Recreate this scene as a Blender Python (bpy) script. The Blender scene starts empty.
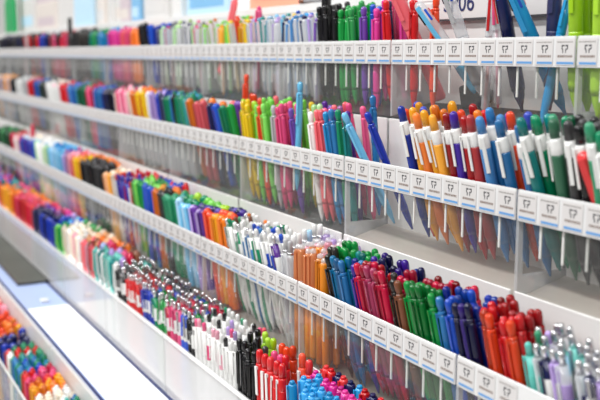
import bpy, math, random
from mathutils import Vector, Matrix, Quaternion
random.seed(7)
C = bpy.context.scene.collection
PI = math.pi

# ------------------------------------------------------------------ helpers
def lin(h):
    h = h.lstrip('#'); o = []
    for i in (0, 2, 4):
        c = int(h[i:i+2], 16) / 255
        o.append(c / 12.92 if c <= .04045 else ((c + .055) / 1.055) ** 2.4)
    return (o[0], o[1], o[2], 1)

class MB:
    """collects polygons with a material index; builds one mesh"""
    def __init__(s): s.v = []; s.f = []; s.m = []; s.sm = []
    def add(s, vs, fs, m=0, smooth=False):
        b = len(s.v); s.v += [tuple(v) for v in vs]
        for f in fs: s.f.append(tuple(b + i for i in f)); s.m.append(m); s.sm.append(smooth)
        return s
    def box(s, x0, x1, y0, y1, z0, z1, m=0, bev=0):
        if x0 > x1: x0, x1 = x1, x0
        if y0 > y1: y0, y1 = y1, y0
        if bev <= 0:
            vs = [(x, y, z) for x in (x0, x1) for y in (y0, y1) for z in (z0, z1)]
            fs = [(0,1,3,2),(4,6,7,5),(0,4,5,1),(2,3,7,6),(0,2,6,4),(1,5,7,3)]
            return s.add(vs, fs, m)
        b = bev; vs = []; idx = {}
        for ax in range(3):
            for sx in (0, 1):
                for sy in (0, 1):
                    for sz in (0, 1):
                        p = [(x0, x1)[sx], (y0, y1)[sy], (z0, z1)[sz]]
                        for k, sg in enumerate((sx, sy, sz)):
                            if k != ax: p[k] += b if sg == 0 else -b
                        idx[(ax, sx, sy, sz)] = len(vs); vs.append(p)
        fs = []
        for ax in range(3):
            o = [k for k in range(3) if k != ax]
            for sg in (0, 1):
                q = []
                for a, c in ((0,0),(1,0),(1,1),(0,1)):
                    t = [0,0,0]; t[ax] = sg; t[o[0]] = a; t[o[1]] = c
                    q.append(idx[(ax, *t)])
                if (sg == 1) == (ax == 1): q.reverse()
                fs.append(q)
            for a in (0, 1):
                for c in (0, 1):
                    t0 = [0,0,0]; t1 = [0,0,0]
                    t0[ax], t1[ax] = 0, 1
                    for t in (t0, t1): t[o[0]] = a; t[o[1]] = c
                    q = [idx[(o[0], *t0)], idx[(o[0], *t1)], idx[(o[1], *t1)], idx[(o[1], *t0)]]
                    fs.append(q)
        for sx in (0,1):
            for sy in (0,1):
                for sz in (0,1): fs.append([idx[(k, sx, sy, sz)] for k in range(3)])
        return s.add(vs, fs, m)
    def lathe(s, prof, seg=12, m=0, cx=0, cy=0, smooth=True):
        vs = []; fs = []
        for r, z in prof:
            for k in range(seg):
                a = 2 * PI * k / seg
                vs.append((cx + r * math.cos(a), cy + r * math.sin(a), z))
        n = len(prof)
        for i in range(n - 1):
            for k in range(seg):
                k2 = (k + 1) % seg
                fs.append((i*seg + k, i*seg + k2, (i+1)*seg + k2, (i+1)*seg + k))
        s.add(vs, fs, m, smooth)
        b = len(s.v) - len(vs)
        s.f.append(tuple(b + k for k in reversed(range(seg)))); s.m.append(m); s.sm.append(False)
        s.f.append(tuple(b + (n-1)*seg + k for k in range(seg))); s.m.append(m); s.sm.append(False)
        return s
    def mesh(s, name, fix=True):
        me = bpy.data.meshes.new(name); me.from_pydata(s.v, [], s.f)
        me.polygons.foreach_set('material_index', s.m)
        me.polygons.foreach_set('use_smooth', s.sm)
        if fix:
            import bmesh
            bm = bmesh.new(); bm.from_mesh(me); bmesh.ops.recalc_face_normals(bm, faces=bm.faces); bm.to_mesh(me); bm.free()
        me.update(); return me

def link(name, me, mats, parent=None, loc=None):
    o = bpy.data.objects.new(name, me); C.objects.link(o)
    if not me.materials:
        for m in mats: me.materials.append(m)
    if parent: o.parent = parent
    if loc is not None: o.location = loc
    return o
def setmats(o, mats):
    for i, m in enumerate(mats):
        o.material_slots[i].link = 'OBJECT'; o.material_slots[i].material = m
def tag(o, label=None, cat=None, group=None, kind=None):
    if label: o['label'] = label
    if cat: o['category'] = cat
    if group: o['group'] = group
    if kind: o['kind'] = kind
    return o
def empty(name, loc=(0,0,0)):
    o = bpy.data.objects.new(name, None); C.objects.link(o); o.location = loc; o.empty_display_size = .01
    return o

# ------------------------------------------------------------------ materials
def mat(name, col, rough=.4, spec=.5, metal=0, coat=0, noise=0):
    m = bpy.data.materials.new(name); m.use_nodes = True
    nt = m.node_tree; b = nt.nodes['Principled BSDF']
    b.inputs['Base Color'].default_value = col; b.inputs['Roughness'].default_value = rough
    b.inputs['Specular IOR Level'].default_value = spec; b.inputs['Metallic'].default_value = metal
    b.inputs['Coat Weight'].default_value = coat; b.inputs['Coat Roughness'].default_value = .06
    if noise:
        tc = nt.nodes.new('ShaderNodeTexCoord'); n = nt.nodes.new('ShaderNodeTexNoise'); n.inputs['Scale'].default_value = 14
        mx = nt.nodes.new('ShaderNodeMix'); mx.data_type = 'RGBA'
        mx.inputs['A'].default_value = col; mx.inputs['B'].default_value = tuple(c * (1 - noise) for c in col[:3]) + (1,)
        nt.links.new(tc.outputs['Object'], n.inputs['Vector']); nt.links.new(n.outputs['Fac'], mx.inputs['Factor'])
        nt.links.new(mx.outputs['Result'], b.inputs['Base Color'])
    return m
def clear_mat(name, tint, milk, milkcol=(.9,.9,.9,1), rough=.06, ior=1.45, gloss=1.0):
    m = bpy.data.materials.new(name); m.use_nodes = True
    nt = m.node_tree; nt.nodes.clear()
    out = nt.nodes.new('ShaderNodeOutputMaterial')
    tr = nt.nodes.new('ShaderNodeBsdfTransparent'); tr.inputs['Color'].default_value = tint
    df = nt.nodes.new('ShaderNodeBsdfDiffuse'); df.inputs['Color'].default_value = milkcol
    gl = nt.nodes.new('ShaderNodeBsdfGlossy'); gl.inputs['Roughness'].default_value = rough; gl.inputs['Color'].default_value = (gloss, gloss, gloss, 1)
    fr = nt.nodes.new('ShaderNodeFresnel'); fr.inputs['IOR'].default_value = ior
    a = nt.nodes.new('ShaderNodeMixShader'); a.inputs[0].default_value = milk
    b = nt.nodes.new('ShaderNodeMixShader')
    L = nt.links.new
    L(tr.outputs[0], a.inputs[1]); L(df.outputs[0], a.inputs[2])
    ge = nt.nodes.new('ShaderNodeNewGeometry'); mu = nt.nodes.new('ShaderNodeMath'); mu.operation = 'SUBTRACT'; mu.use_clamp = True
    L(fr.outputs[0], mu.inputs[0]); L(ge.outputs['Backfacing'], mu.inputs[1])
    L(mu.outputs[0], b.inputs[0]); L(a.outputs[0], b.inputs[1]); L(gl.outputs[0], b.inputs[2])
    L(b.outputs[0], out.inputs['Surface'])
    return m
M = {}
M['white'] = mat('white_plastic', lin('eeeeec'), .35)
M['panel'] = mat('white_panel', lin('d9d7d5'), .3)
M['wallw'] = mat('white_wall', lin('e8e8e6'), .6, noise=.05)
M['floor'] = mat('grey_floor', lin('b9b6b0'), .35, noise=.15)
M['riser'] = mat('riser_white', lin('e4e3e2'), .4)
M['acrylic'] = clear_mat('clear_acrylic', (.965, .965, .955, 1), .025)
M['divclear'] = clear_mat('divider_acrylic', (.98, .98, .975, 1), .02, ior=1.15)
M['frost'] = clear_mat('frosted_acrylic', (.955, .955, .955, 1), .36, (.84, .84, .85, 1))
M['strip'] = mat('label_holder', lin('dcdcdc'), .25)
M['card'] = mat('price_card', lin('cfcccb'), .5)
M['ink'] = mat('dark_ink', lin('3c3b40'), .6)
M['inkl'] = mat('faint_ink', lin('8b8683'), .6)
M['inkb'] = mat('brown_ink', lin('85766e'), .6)
M['label_blue'] = mat('label_blue', lin('5f97cf'), .5)
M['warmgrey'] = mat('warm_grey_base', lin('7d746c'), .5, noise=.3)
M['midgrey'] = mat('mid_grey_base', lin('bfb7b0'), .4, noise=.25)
M['foam'] = mat('dark_foam', lin('3b3a3b'), .8, noise=.4)  # foam pads on the top shelf; painted-in shade on second-shelf floors
M['chrome'] = mat('chrome', (.66, .66, .68, 1), .25, metal=1)
M['clear'] = clear_mat('pen_clear', (.93, .94, .95, 1), .38, (.85, .86, .88, 1), .08)
M['gap'] = mat('dark_gap', lin('5a5858'), .6)
M['navyedge'] = mat('navy_print', lin('1c2a5e'), .4)
M['paleblue'] = mat('pale_blue_card', lin('a9bbe2'), .35)
M['whitecard'] = mat('white_card', lin('f8f8f8'), .4)
M['mat'] = mat('dark_mat', lin('53564f'), .5, noise=.4)
PAL = dict(black='17161a', charcoal='37332f', navy='161c55', blue='1437b4', royal='1f55cf', steel='2f7fc0', cyan='1f9fe0', sky='6cc0ea',
           pale_blue='a9d3ee', teal='118f8d', pale_teal='66c9bd', green='0c9a42', dark_green='0b5a3a', emerald='0b8f62', lime='a8d820', lime_green='7fdc55',
           pale_green='b5e5a0', yellow='fbd21a', golden='f7a81c', orange='f8801c', amber='e8891f', red_orange='f2491f', red='dd1a20', dark_red='a80f17',
           crimson='d81645', pink='ee4f86', pale_pink='f3a9bd', coral='f2606c', magenta='e02a98', purple='6a35a5', violet='4423a0', lavender='b49ad8',
           mauve='a36aa8', peach='f8b985', cream='efe1cd', brown='8a5238', grey='b2b3b5', white='e9e9e7')
def jewel(name, c, tr=.16):
    m = mat(name, c, .13, .55, coat=.2); nt = m.node_tree; b = nt.nodes['Principled BSDF']; out = nt.nodes['Material Output']
    t = nt.nodes.new('ShaderNodeBsdfTransparent'); t.inputs['Color'].default_value = tuple(min(1, v*.8+.12) for v in c[:3])+(1,)
    x = nt.nodes.new('ShaderNodeMixShader'); x.inputs[0].default_value = tr
    nt.links.new(b.outputs[0], x.inputs[1]); nt.links.new(t.outputs[0], x.inputs[2]); nt.links.new(x.outputs[0], out.inputs['Surface']); return m
JEWEL = {}
for k, h in PAL.items():
    c = lin(h); c = c if min(c[:3]) > .3 else tuple(v*.85 for v in c[:3])+(1,); M[k] = mat('pen_' + k, c, .24, .5, coat=.15)
    M[k+'_deep'] = mat('pen_' + k + '_deep', tuple(v*.74 for v in c[:3])+(1,), .22, .5, coat=.15)
    M[k+'_pale'] = mat('pen_' + k + '_pale', tuple(min(1, v*1.1+.025) for v in c[:3])+(1,), .3, .5, coat=.2)
    JEWEL[k] = [jewel('gem_'+k, c), jewel('gem_deep_'+k, tuple(v*.55 for v in c[:3])+(1,))]
def clearcol(k): 
    n = 'tint_' + k
    if n not in M:
        c = lin(PAL[k]); M[n] = clear_mat('tinted_' + k, tuple(.2 + .75 * v for v in c[:3]) + (1,), .5, tuple(.12 + .86*v for v in c[:3]) + (1,), .08)
    return M[n]

# ------------------------------------------------------------------ camera
EYE = 1.45
F_PX, YAW, PITCH = 916.4, .4895, .159
cam = bpy.data.cameras.new('camera'); co = bpy.data.objects.new('camera', cam); C.objects.link(co)
fwd = Vector((math.cos(YAW)*math.cos(PITCH), -math.sin(YAW)*math.cos(PITCH), -math.sin(PITCH)))
co.location = (0, 0, EYE); co.rotation_euler = fwd.to_track_quat('-Z', 'Y').to_euler()
cam.sensor_width = 36; cam.lens = F_PX / 600 * 36; cam.clip_start = .02
cam.dof.use_dof = True; cam.dof.focus_distance = .90; cam.dof.aperture_fstop = 6.5
bpy.context.scene.camera = co
def proj(u, w, z):
    fz = u*math.cos(YAW) + w*math.sin(YAW); rx = -u*math.sin(YAW) + w*math.cos(YAW)
    zc = fz*math.cos(PITCH) - z*math.sin(PITCH); yc = fz*math.sin(PITCH) + z*math.cos(PITCH)
    return 300 + F_PX*rx/zc, 200 - F_PX*yc/zc, zc
def u_at(x, w, z):
    a, b = .2, 12
    for _ in range(60):
        m = (a + b) / 2
        if proj(m, w, z)[0] > x: a = m
        else: b = m
    return a

# ------------------------------------------------------------------ fixture dimensions (u along the wall, w into the wall, z from the eye)
TW = {1: .5627, 2: .5052, 3: .448, 4: .3916, 5: .249}
TZ = {1: .0135, 2: -.110, 3: -.2415, 4: -.3675, 5: -.505}
BH, TD, UL, PITCHB = .081, .0555, .275, .025
BHL = {1: .084, 2: .094, 3: .097, 4: .083, 5: .108}      # tray depths below the rim
RAMP = .014      # the tray floors rise this much towards the back
BACK = {1: .0545, 2: -.0705, 3: -.194, 4: -.3255, 5: -.4505}
U0 = .8436
SHELF = {1: 'top shelf', 2: 'second shelf', 3: 'third shelf', 4: 'fourth shelf', 5: 'bottom shelf'}
def P(u, w, z): return (u, -w, EYE + z)

# setting
def struct(name, mb, m): 
    o = link(name, mb.mesh(name), [m]); o['kind'] = 'structure'; return o
struct('floor', MB().box(-3, 7, -.95, 3, -.05, 0), M['floor'])
struct('wall_back', MB().box(-3, 7, -1.0, -.90, 0, 2.9), M['wallw'])
struct('ceiling', MB().box(-3, 7, -1.0, 3, 2.9, 2.95), M['wallw'])

prof = [(.245,-EYE),(.245,TZ[5]-BHL[5]-.001),(.3055,TZ[5]-BHL[5]-.001),(.3055,TZ[4]-BH-.001),(.3900,TZ[4]-BH-.001),(.3900,TZ[4]-BHL[4]-.001),(.4478,TZ[4]-BHL[4]-.001),(.4478,TZ[3]-BHL[3]-.001),(.505,TZ[3]-BHL[3]-.001),
        (.505,TZ[2]-BHL[2]-.001),(.5625,TZ[2]-BHL[2]-.001),(.5625,TZ[1]-BHL[1]-.001),(.6205,TZ[1]-BHL[1]-.001),(.6205,.0565),(.86,.0565),(.86,-EYE)]
n = len(prof); ua, ub = .24, 3.75
vs = [P(ua, w, z) for w, z in prof] + [P(ub, w, z) for w, z in prof]
fs = [tuple(range(n)), tuple(range(2*n-1, n-1, -1))] + [(i, (i+1) % n, n+(i+1) % n, n+i) for i in range(n)]
ri = link('stepped_display_riser', MB().add(vs, fs).mesh('stepped_display_riser'), [M['riser']])
tag(ri, 'white stepped display unit rising like stairs under all the rows of pen trays', 'display stand')

# ------------------------------------------------------------------ trays
def tray_meshes(bh_back, level, k=0):
    BH = BHL[level]
    low = level == 3 or (level == 1 and k < 0) or (level == 2 and k <= 0)
    flo = 'foam' if level == 1 or (level == 2 and k >= 0) else 'warmgrey' if level == 3 else 'midgrey' if level == 2 else 'panel'  # the second shelf's dark floors paint in the shade around the pen tips
    L = UL - .0008; h = L / 2; r = {}
    fm = MB().box(-h+.002, h-.002, -.002, 0, .002, BH)           # local: x along wall, y = -w, z up from tray underside
    r['front_panel'] = (fm.mesh('front_panel'), ['frost' if level in (4,) else 'acrylic'])
    r['back_panel'] = (MB().box(-h+.002, h-.002, -TD, -TD+.002, .002, bh_back, bev=.0006).mesh('back_panel'), ['panel'])
    pr = [(0, 0), (0, .002), (-TD+.002, .002+RAMP), (-TD+.002, 0)]
    vs = [(x, y, z) for x in (-h, h) for y, z in pr]
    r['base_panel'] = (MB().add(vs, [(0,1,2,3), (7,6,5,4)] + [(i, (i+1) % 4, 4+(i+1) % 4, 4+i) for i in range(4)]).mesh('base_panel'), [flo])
    for s in (-1, 1):
        a = h*s; e = MB()
        pr = [(0, .002), (0, BH), (-.004, BH), (-.006, .022), (-TD, .022), (-TD, .002)] if low else [(0, .002), (0, BH), (-TD, BH), (-TD, .002)]
        x0, x1 = (a-.001, a) if s > 0 else (a, a+.001)
        vs = [(x0, y, z) for y, z in pr] + [(x1, y, z) for y, z in pr]
        k = len(pr)
        e.add(vs, [tuple(range(k)), tuple(range(2*k-1, k-1, -1))] + [(i, (i+1) % k, k+(i+1) % k, k+i) for i in range(k)])
        r['end_panel' + ('' if s > 0 else '.')] = (e.mesh('end_panel'), ['frost'])
    d = MB()
    if not low: d.box(-.0005, .0005, -TD+.003, -.003, .002, BH-.007, 0)
    d.box(-.0011, .0011, -.0030, -.0020, BH-.053, BH-.021, 1)
    r['divider'] = (d.mesh('divider'), ['divclear', 'white'])
    if level <= 3:
        r['label_strip'] = (MB().box(-h+.001, h-.001, .0002, .0016, BH-.0255, BH+.0005, bev=.0004).mesh('label_strip'), ['strip'])
    else:
        r['front_rim'] = (MB().box(-h+.001, h-.001, .0002, .0022, BH-.004, BH+.001, bev=.0005).mesh('front_rim'), ['white'])
    return r
NTH = ['nearest', 'second nearest', 'third nearest', 'fourth nearest', 'fifth nearest', 'sixth nearest', 'seventh nearest', 'eighth nearest', 'ninth nearest', 'tenth nearest', 'eleventh nearest', 'twelfth nearest', 'thirteenth nearest']
units = {}
for lv in TW:
    tmc = {}
    nth = 0
    for k in range(-2, 11):
        u0 = U0 + k*UL; u1 = u0 + UL
        corners = [proj(u, w, z) for u in (u0, u1) for w in (TW[lv], TW[lv]+TD) for z in (TZ[lv]-BH, BACK[lv]+.03)]
        if max(c[0] for c in corners) < -3 or min(c[0] for c in corners) > 603 or min(c[1] for c in corners) > 402: continue
        t = empty('pen_tray', P((u0+u1)/2, TW[lv], TZ[lv]-BHL[lv]))
        what = {1: 'clear acrylic pen tray with price strip', 2: 'clear acrylic pen tray with price strip', 3: 'clear acrylic pen tray with price strip', 4: 'frosted pen tray without price strip', 5: 'clear pen tray without price strip'}[lv]
        where = '' if lv > 3 else ''
        tag(t, f'{what}, {NTH[nth]} tray on the {SHELF[lv]}', 'pen tray', f'pen trays on the {SHELF[lv]}')
        kk = max(-1, min(k, 1))
        if kk not in tmc: tmc[kk] = tray_meshes(BACK[lv] - (TZ[lv] - BHL[lv]), lv, kk)
        for nm, (me, ms) in tmc[kk].items():
            if nm == 'divider':
                for i in range(1, 11): link('divider', me, [M[x] for x in ms], t, (-UL/2 + i*PITCHB, 0, 0))
            else: link(nm.rstrip('.'), me, [M[x] for x in ms], t)
        units.setdefault(lv, []).append(k); nth += 1

# ------------------------------------------------------------------ price labels on the three upper strips
def label_mesh(seed):
    rnd = random.Random(seed); b = MB(); hw = .0108
    b.box(-hw, hw, 0, .0004, .0016, .0234, 0)
    y0, y1 = .0004, .00048
    x = -hw + .002
    while x < hw - .003:                                  # faint top line of small print
        w = rnd.uniform(.001, .003); b.box(x, min(x+w, hw-.0015), y0, y1, .0203, .0213, 2); x += w + .0006
    # big two-character figure
    gx = rnd.uniform(-.002, .0005)
    b.box(gx-.0034, gx-.0002, y0, y1, .0172, .0184, 1); b.box(gx-.0034, gx-.0024, y0, y1, .0150, .0184, 1)
    b.box(gx-.0028, gx-.0004, y0, y1, .0145, .0155, 1); b.box(gx-.0012, gx-.0002, y0, y1, .0118, .0150, 1)
    b.box(gx+.0008, gx+.0042, y0, y1, .0172, .0184, 1); b.box(gx+.0030, gx+.0041, y0, y1, .0145, .0180, 1); b.box(gx+.0020, gx+.0031, y0, y1, .0118, .0150, 1)
    x = -hw + .0022
    while x < hw - .003:                                  # brownish line of text
        w = rnd.uniform(.0008, .0022); b.box(x, min(x+w, hw-.002), y0, y1, .0080, .0100, 3); x += w + .0005
    b.box(-hw+.0005, hw-.0005*rnd.randint(1, 6), y0, y1, .0024, .0044, 4)
    return b.mesh('price_label')
lm = [label_mesh(i) for i in range(6)]
lmats = [M[x] for x in ('card', 'ink', 'inkl', 'inkb', 'label_blue')]
recs = []
for lv in (1, 2, 3):
    for k in units[lv]:
        for i in range(11):
            u = U0 + k*UL + (i+.5)*PITCHB; x, y, zc = proj(u, TW[lv], TZ[lv]-.012)
            if -2 < x < 602 and y < 402: recs.append((zc, lv, u, k, i))
recs.sort()
ORD = lambda n: 'first second third fourth fifth sixth seventh eighth ninth tenth eleventh'.split()[n-1]
def ordn(n):
    if n == 1: return 'leftmost'
    s = 'th' if 10 <= n % 100 <= 20 else {1: 'st', 2: 'nd', 3: 'rd'}.get(n % 10, 'th')
    return f'{n}{s} from left'
byl = {1: [], 2: [], 3: []}
for r in recs[:300]: byl[r[1]].append(r)
for lv, rs in byl.items():
    vis = sorted(rs, key=lambda r: r[2])
    for j, (zc, _, u, k, i) in enumerate(vis):
        o = link('price_label', lm[(i*5 + k*3 + lv) % 6], lmats, None, P(u, TW[lv]-.0017, TZ[lv]-BH+BH-.0252))
        s = {1: 'st', 2: 'nd', 3: 'rd'}.get((j+1) % 10, 'th') if not 10 <= (j+1) % 100 <= 20 else 'th'
        cnt = 'nearest' if j == 0 else f'{j+1}{s} from the right end'
        tag(o, f'grey price label, {cnt} of the {SHELF[lv]} strip' if j else f'grey price label at the right end of the {SHELF[lv]} strip', 'price label', f'price labels on the {SHELF[lv]} strip')
rest = recs[300:]
if rest:
    b = MB()
    for zc, lv, u, k, i in rest:
        x, y, z = P(u, TW[lv]-.0017, TZ[lv]-.0252); b.box(x-.0108, x+.0108, y, y+.0004, z+.0016, z+.0234, 0); b.box(x-.0102, x+.0102, y+.0004, y+.00048, z+.0024, z+.0046, 1)
    o = link('price_labels', b.mesh('price_labels'), [M['card'], M['label_blue']])
    tag(o, 'tiny blurred price labels at the far left end of the strips', 'price label', None, 'stuff')

# ------------------------------------------------------------------ pen designs: part name -> (mesh, colour role)
def clip_box(b, r, z0, z1, wd=.0030, th=.0011, gap=.0014, m=0):
    b.box(-wd/2, wd/2, r+gap*.5, r+gap*.5+th, z0, z1, m, .0003)
    b.box(-wd/2, wd/2, r-.001, r+gap*.5+th*.9, z1-.004, z1-.0006, m)
    return b
def dome(r, z0, z1, k=4):
    h = min(r, z1-z0); return [(r, z1-h)] + [(max(r*math.cos(PI/2*i/k), .0002), z1-h+h*math.sin(PI/2*i/k)) for i in range(1, k+1)]
def bar(prof, seg): return MB().lathe(prof, seg)
def design(kind, seg):
    """list of (part name, MB, role)"""
    S = seg
    if kind == 'click_pen':       # clear-coloured retractable pen
        r = .0040; return [
            ('barrel', bar([(.0010,0),(.0016,.004),(.0032,.013),(r-.0003,.020),(r,.04),(r-.0002,.07),(r,.100),(.0036,.117),(.0031,.122)], S), 'body'),
            ('grip', bar([(r-.0002,.022),(r+.0002,.026),(r+.0002,.05),(r-.0001,.054)], S), 'grip'),
            ('collar', bar([(.0034,.1205),(.0036,.1213),(.0036,.1230),(.0030,.1238)], S), 'metal'),
            ('clip', clip_box(MB(), r, .084, .1225), 'clip'),
            ('button', bar([(.0029,.1235),(.0030,.127),(.0034,.1285),(.0035,.131)] + dome(.0035,.132,.1372), S), 'button')], r
    if kind == 'ballpoint_pen':   # coloured barrel, white clip housing, coloured button
        r = .0050; cl = clip_box(MB(), r-.0004, .088, .1215, .0034, .0013, .0020)
        return [
            ('barrel', bar([(.0010,0),(.0018,.005),(.0040,.015),(r,.030),(r,.108),(r-.0002,.110)], S), 'body'),
            ('grip', bar([(r-.001,.018),(r+.0003,.024),(r+.0003,.048),(r-.0002,.052)], S), 'grip'),
            ('upper_barrel', bar([(r-.0004,.1095),(r,.1105),(r,.116),(.0046,.121),(.0043,.1235)], S), 'upper'),
            ('clip', cl, 'clip'),
            ('button', bar([(.0039,.1225),(.0039,.133)] + dome(.0037,.131,.1395), S), 'button')], r
    if kind == 'gel_pen':         # capped gel pen
        r = .0045; return [
            ('barrel', bar([(.0030,.004),(r-.0004,.006),(r-.0003,.088)], S), 'body'),
            ('refill', bar([(.0010,.0),(.0016,.006),(.0017,.080)], max(6, S//2)), 'grip'),
            ('cap', bar([(r+.0005,.078),(r+.0007,.080),(r+.0006,.116),(r,.1215),(r-.0010,.1240)], S), 'upper'),
            ('clip', clip_box(MB(), r+.0005, .084, .1225), 'clip'),
            ('end_plug', bar([(r-.0012,.1238)] + dome(r-.0012,.124,.1295), S), 'button')], r + .0005
    if kind == 'fineliner':       # straight slim capped pen
        r = .0043; return [
            ('barrel', bar([(.0038,0),(r,.001),(r,.086)], S), 'body'),
            ('cap', bar([(r+.0003,.082),(r+.0005,.083),(r+.0004,.127),(r-.0006,.1295)], S), 'upper'),
            ('clip', clip_box(MB(), r+.0003, .090, .1285, .0026), 'clip'),
            ('end_plug', bar([(.0028,.129),(.0028,.1315),(.0022,.1325)], S), 'button')], r + .0003
    if kind == 'marker_pen':      # broad capped colour pen
        r = .0054; return [
            ('barrel', bar([(.0045,0),(r-.0003,.002),(r-.0002,.082)], S), 'body'),
            ('cap', bar([(r+.0002,.078),(r+.0003,.080),(r+.0003,.110)] + dome(r+.0001,.108,.128), S), 'upper'),
            ('clip', clip_box(MB(), r, .086, .124, .0052, .0012, .0016), 'clip')], r + .0003
    if kind == 'rollerball_pen':  # slim retractable pen with white paper sleeve
        r = .0040; return [
            ('barrel', bar([(.0010,0),(.0016,.005),(.0032,.013),(r,.024),(r,.100),(r-.0004,.119)], S), 'body'),
            ('sleeve', bar([(r+.0001,.086),(r+.0002,.0865),(r+.0002,.104),(r+.0001,.1045)], S), 'upper'),
            ('clip', clip_box(MB(), r, .092, .1195, .0024), 'clip'),
            ('button', bar([(.0026,.119),(.0026,.127)] + dome(.0026,.126,.130), S), 'button')], r
    if kind == 'mechanical_pencil':
        r = .0042; return [
            ('barrel', bar([(.0006,0),(.0009,.006),(.0030,.014),(r,.024),(r,.110),(r-.0003,.118)], S), 'body'),
            ('clip', clip_box(MB(), r, .088, .1165, .0024), 'clip'),
            ('ferrule', bar([(r-.0004,.118),(r-.0002,.1185),(r-.0002,.121),(r-.0010,.1215)], S), 'metal'),
            ('cap', bar([(.0029,.1215),(.0029,.133),(.0024,.1345)], S), 'button')], r
    if kind == 'multicolor_pen':  # fat pen with four sliders
        r = .0064; sl = []
        for k in range(4):
            a = PI/4 + k*PI/2; x, y = r*.95*math.cos(a), r*.95*math.sin(a)
            b = MB().box(-.0012, .0012, -.0010, .0010, .112, .126, 0, .0004)
            b.v = [(vx*math.cos(a+PI/2)-vy*math.sin(a+PI/2)+x, vx*math.sin(a+PI/2)+vy*math.cos(a+PI/2)+y, vz) for vx, vy, vz in b.v]
            sl.append(('slider', b, ('s0', 's1', 's2', 's3')[k]))
        return [
            ('barrel', bar([(.0012,0),(.0020,.006),(.0050,.016),(r,.030),(r+.0003,.05),(r,.072),(r-.0002,.074)], S), 'body'),
            ('grip', bar([(r,.022),(r+.0006,.028),(r+.0006,.052),(r+.0002,.056)], S), 'grip'),
            ('upper_barrel', bar([(r-.0005,.0735),(r,.0745),(r,.118),(r-.0008,.130)] + dome(r-.0010,.128,.138), S), 'upper'),
            ('clip', clip_box(MB(), r, .090, .132, .0046, .0013, .0016), 'clip')] + sl, r
    if kind == 'highlighter':
        r = .0068; return [
            ('barrel', bar([(.0055,0),(r,.003),(r,.090),(r-.0006,.092)], S), 'body'),
            ('cap', bar([(r+.0002,.086),(r+.0005,.088),(r+.0005,.124),(r-.0012,.138),(r-.0022,.1395)], S), 'upper'),
            ('clip', clip_box(MB(), r+.0004, .098, .136, .0050, .0014, .0016), 'clip')], r + .0004
PS = .955        # pens are about 13 cm long
NEAR, FAR, RAD = {}, {}, {}
ROLES = ('body', 'grip', 'upper', 'clip', 'button', 'metal', 's0', 's1', 's2', 's3')
FARRAW = {}
for kd in ('click_pen', 'ballpoint_pen', 'gel_pen', 'fineliner', 'marker_pen', 'rollerball_pen', 'mechanical_pencil', 'multicolor_pen', 'highlighter'):
    parts, r = design(kd, 16); RAD[kd] = r
    lst = []
    for nm, mb, role in parts:
        mb.v = [(a, c, z*PS) for a, c, z in mb.v]; me = mb.mesh(kd + '_' + nm); me.materials.append(M['white']); lst.append((nm, me, role))
    NEAR[kd] = lst
    parts, r = design(kd, 8); b = MB(); used = []
    for nm, mb, role in parts:
        if role not in used: used.append(role)
        off = len(b.v); b.v += mb.v; b.f += [tuple(i+off for i in f) for f in mb.f]; b.m += [used.index(role)]*len(mb.f); b.sm += mb.sm
    b.v = [(a, c, z*PS) for a, c, z in b.v]; me = b.mesh(kd); [me.materials.append(M['white']) for _ in used]
    FAR[kd] = (me, used)
    FARRAW[kd] = (b, used)

# ------------------------------------------------------------------ pens
PENS = []           # dicts: kind, base, dir, spin, cols, desc, level, section, row, u
def seg_dist(p1, q1, p2, q2):
    d1 = q1-p1; d2 = q2-p2; r = p1-p2; a = d1.dot(d1); e = d2.dot(d2); f = d2.dot(r); c = d1.dot(r); b = d1.dot(d2)
    den = a*e-b*b; s = min(max((b*f-c*e)/den, 0), 1) if den > 1e-12 else 0
    t = (b*s+f)/e
    if t < 0: t = 0; s = min(max(-c/a, 0), 1)
    elif t > 1: t = 1; s = min(max((b-c)/a, 0), 1)
    return ((p1+d1*s)-(p2+d2*t)).length
placed = {1: [], 2: [], 3: [], 4: [], 5: []}
NICE = {'click_pen': 'click pen', 'ballpoint_pen': 'ballpoint', 'gel_pen': 'gel pen', 'fineliner': 'fineliner', 'marker_pen': 'marker', 'rollerball_pen': 'rollerball pen',
        'mechanical_pencil': 'mechanical pencil', 'multicolor_pen': 'multicolour pen', 'highlighter': 'highlighter', 'retractable_gel_pen': 'gel pen', 'felt_tip_pen': 'felt-tip', 'stick_pen': 'stick pen', 'capped_pen': 'capped pen', 'lower_marker': 'marker'}
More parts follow.
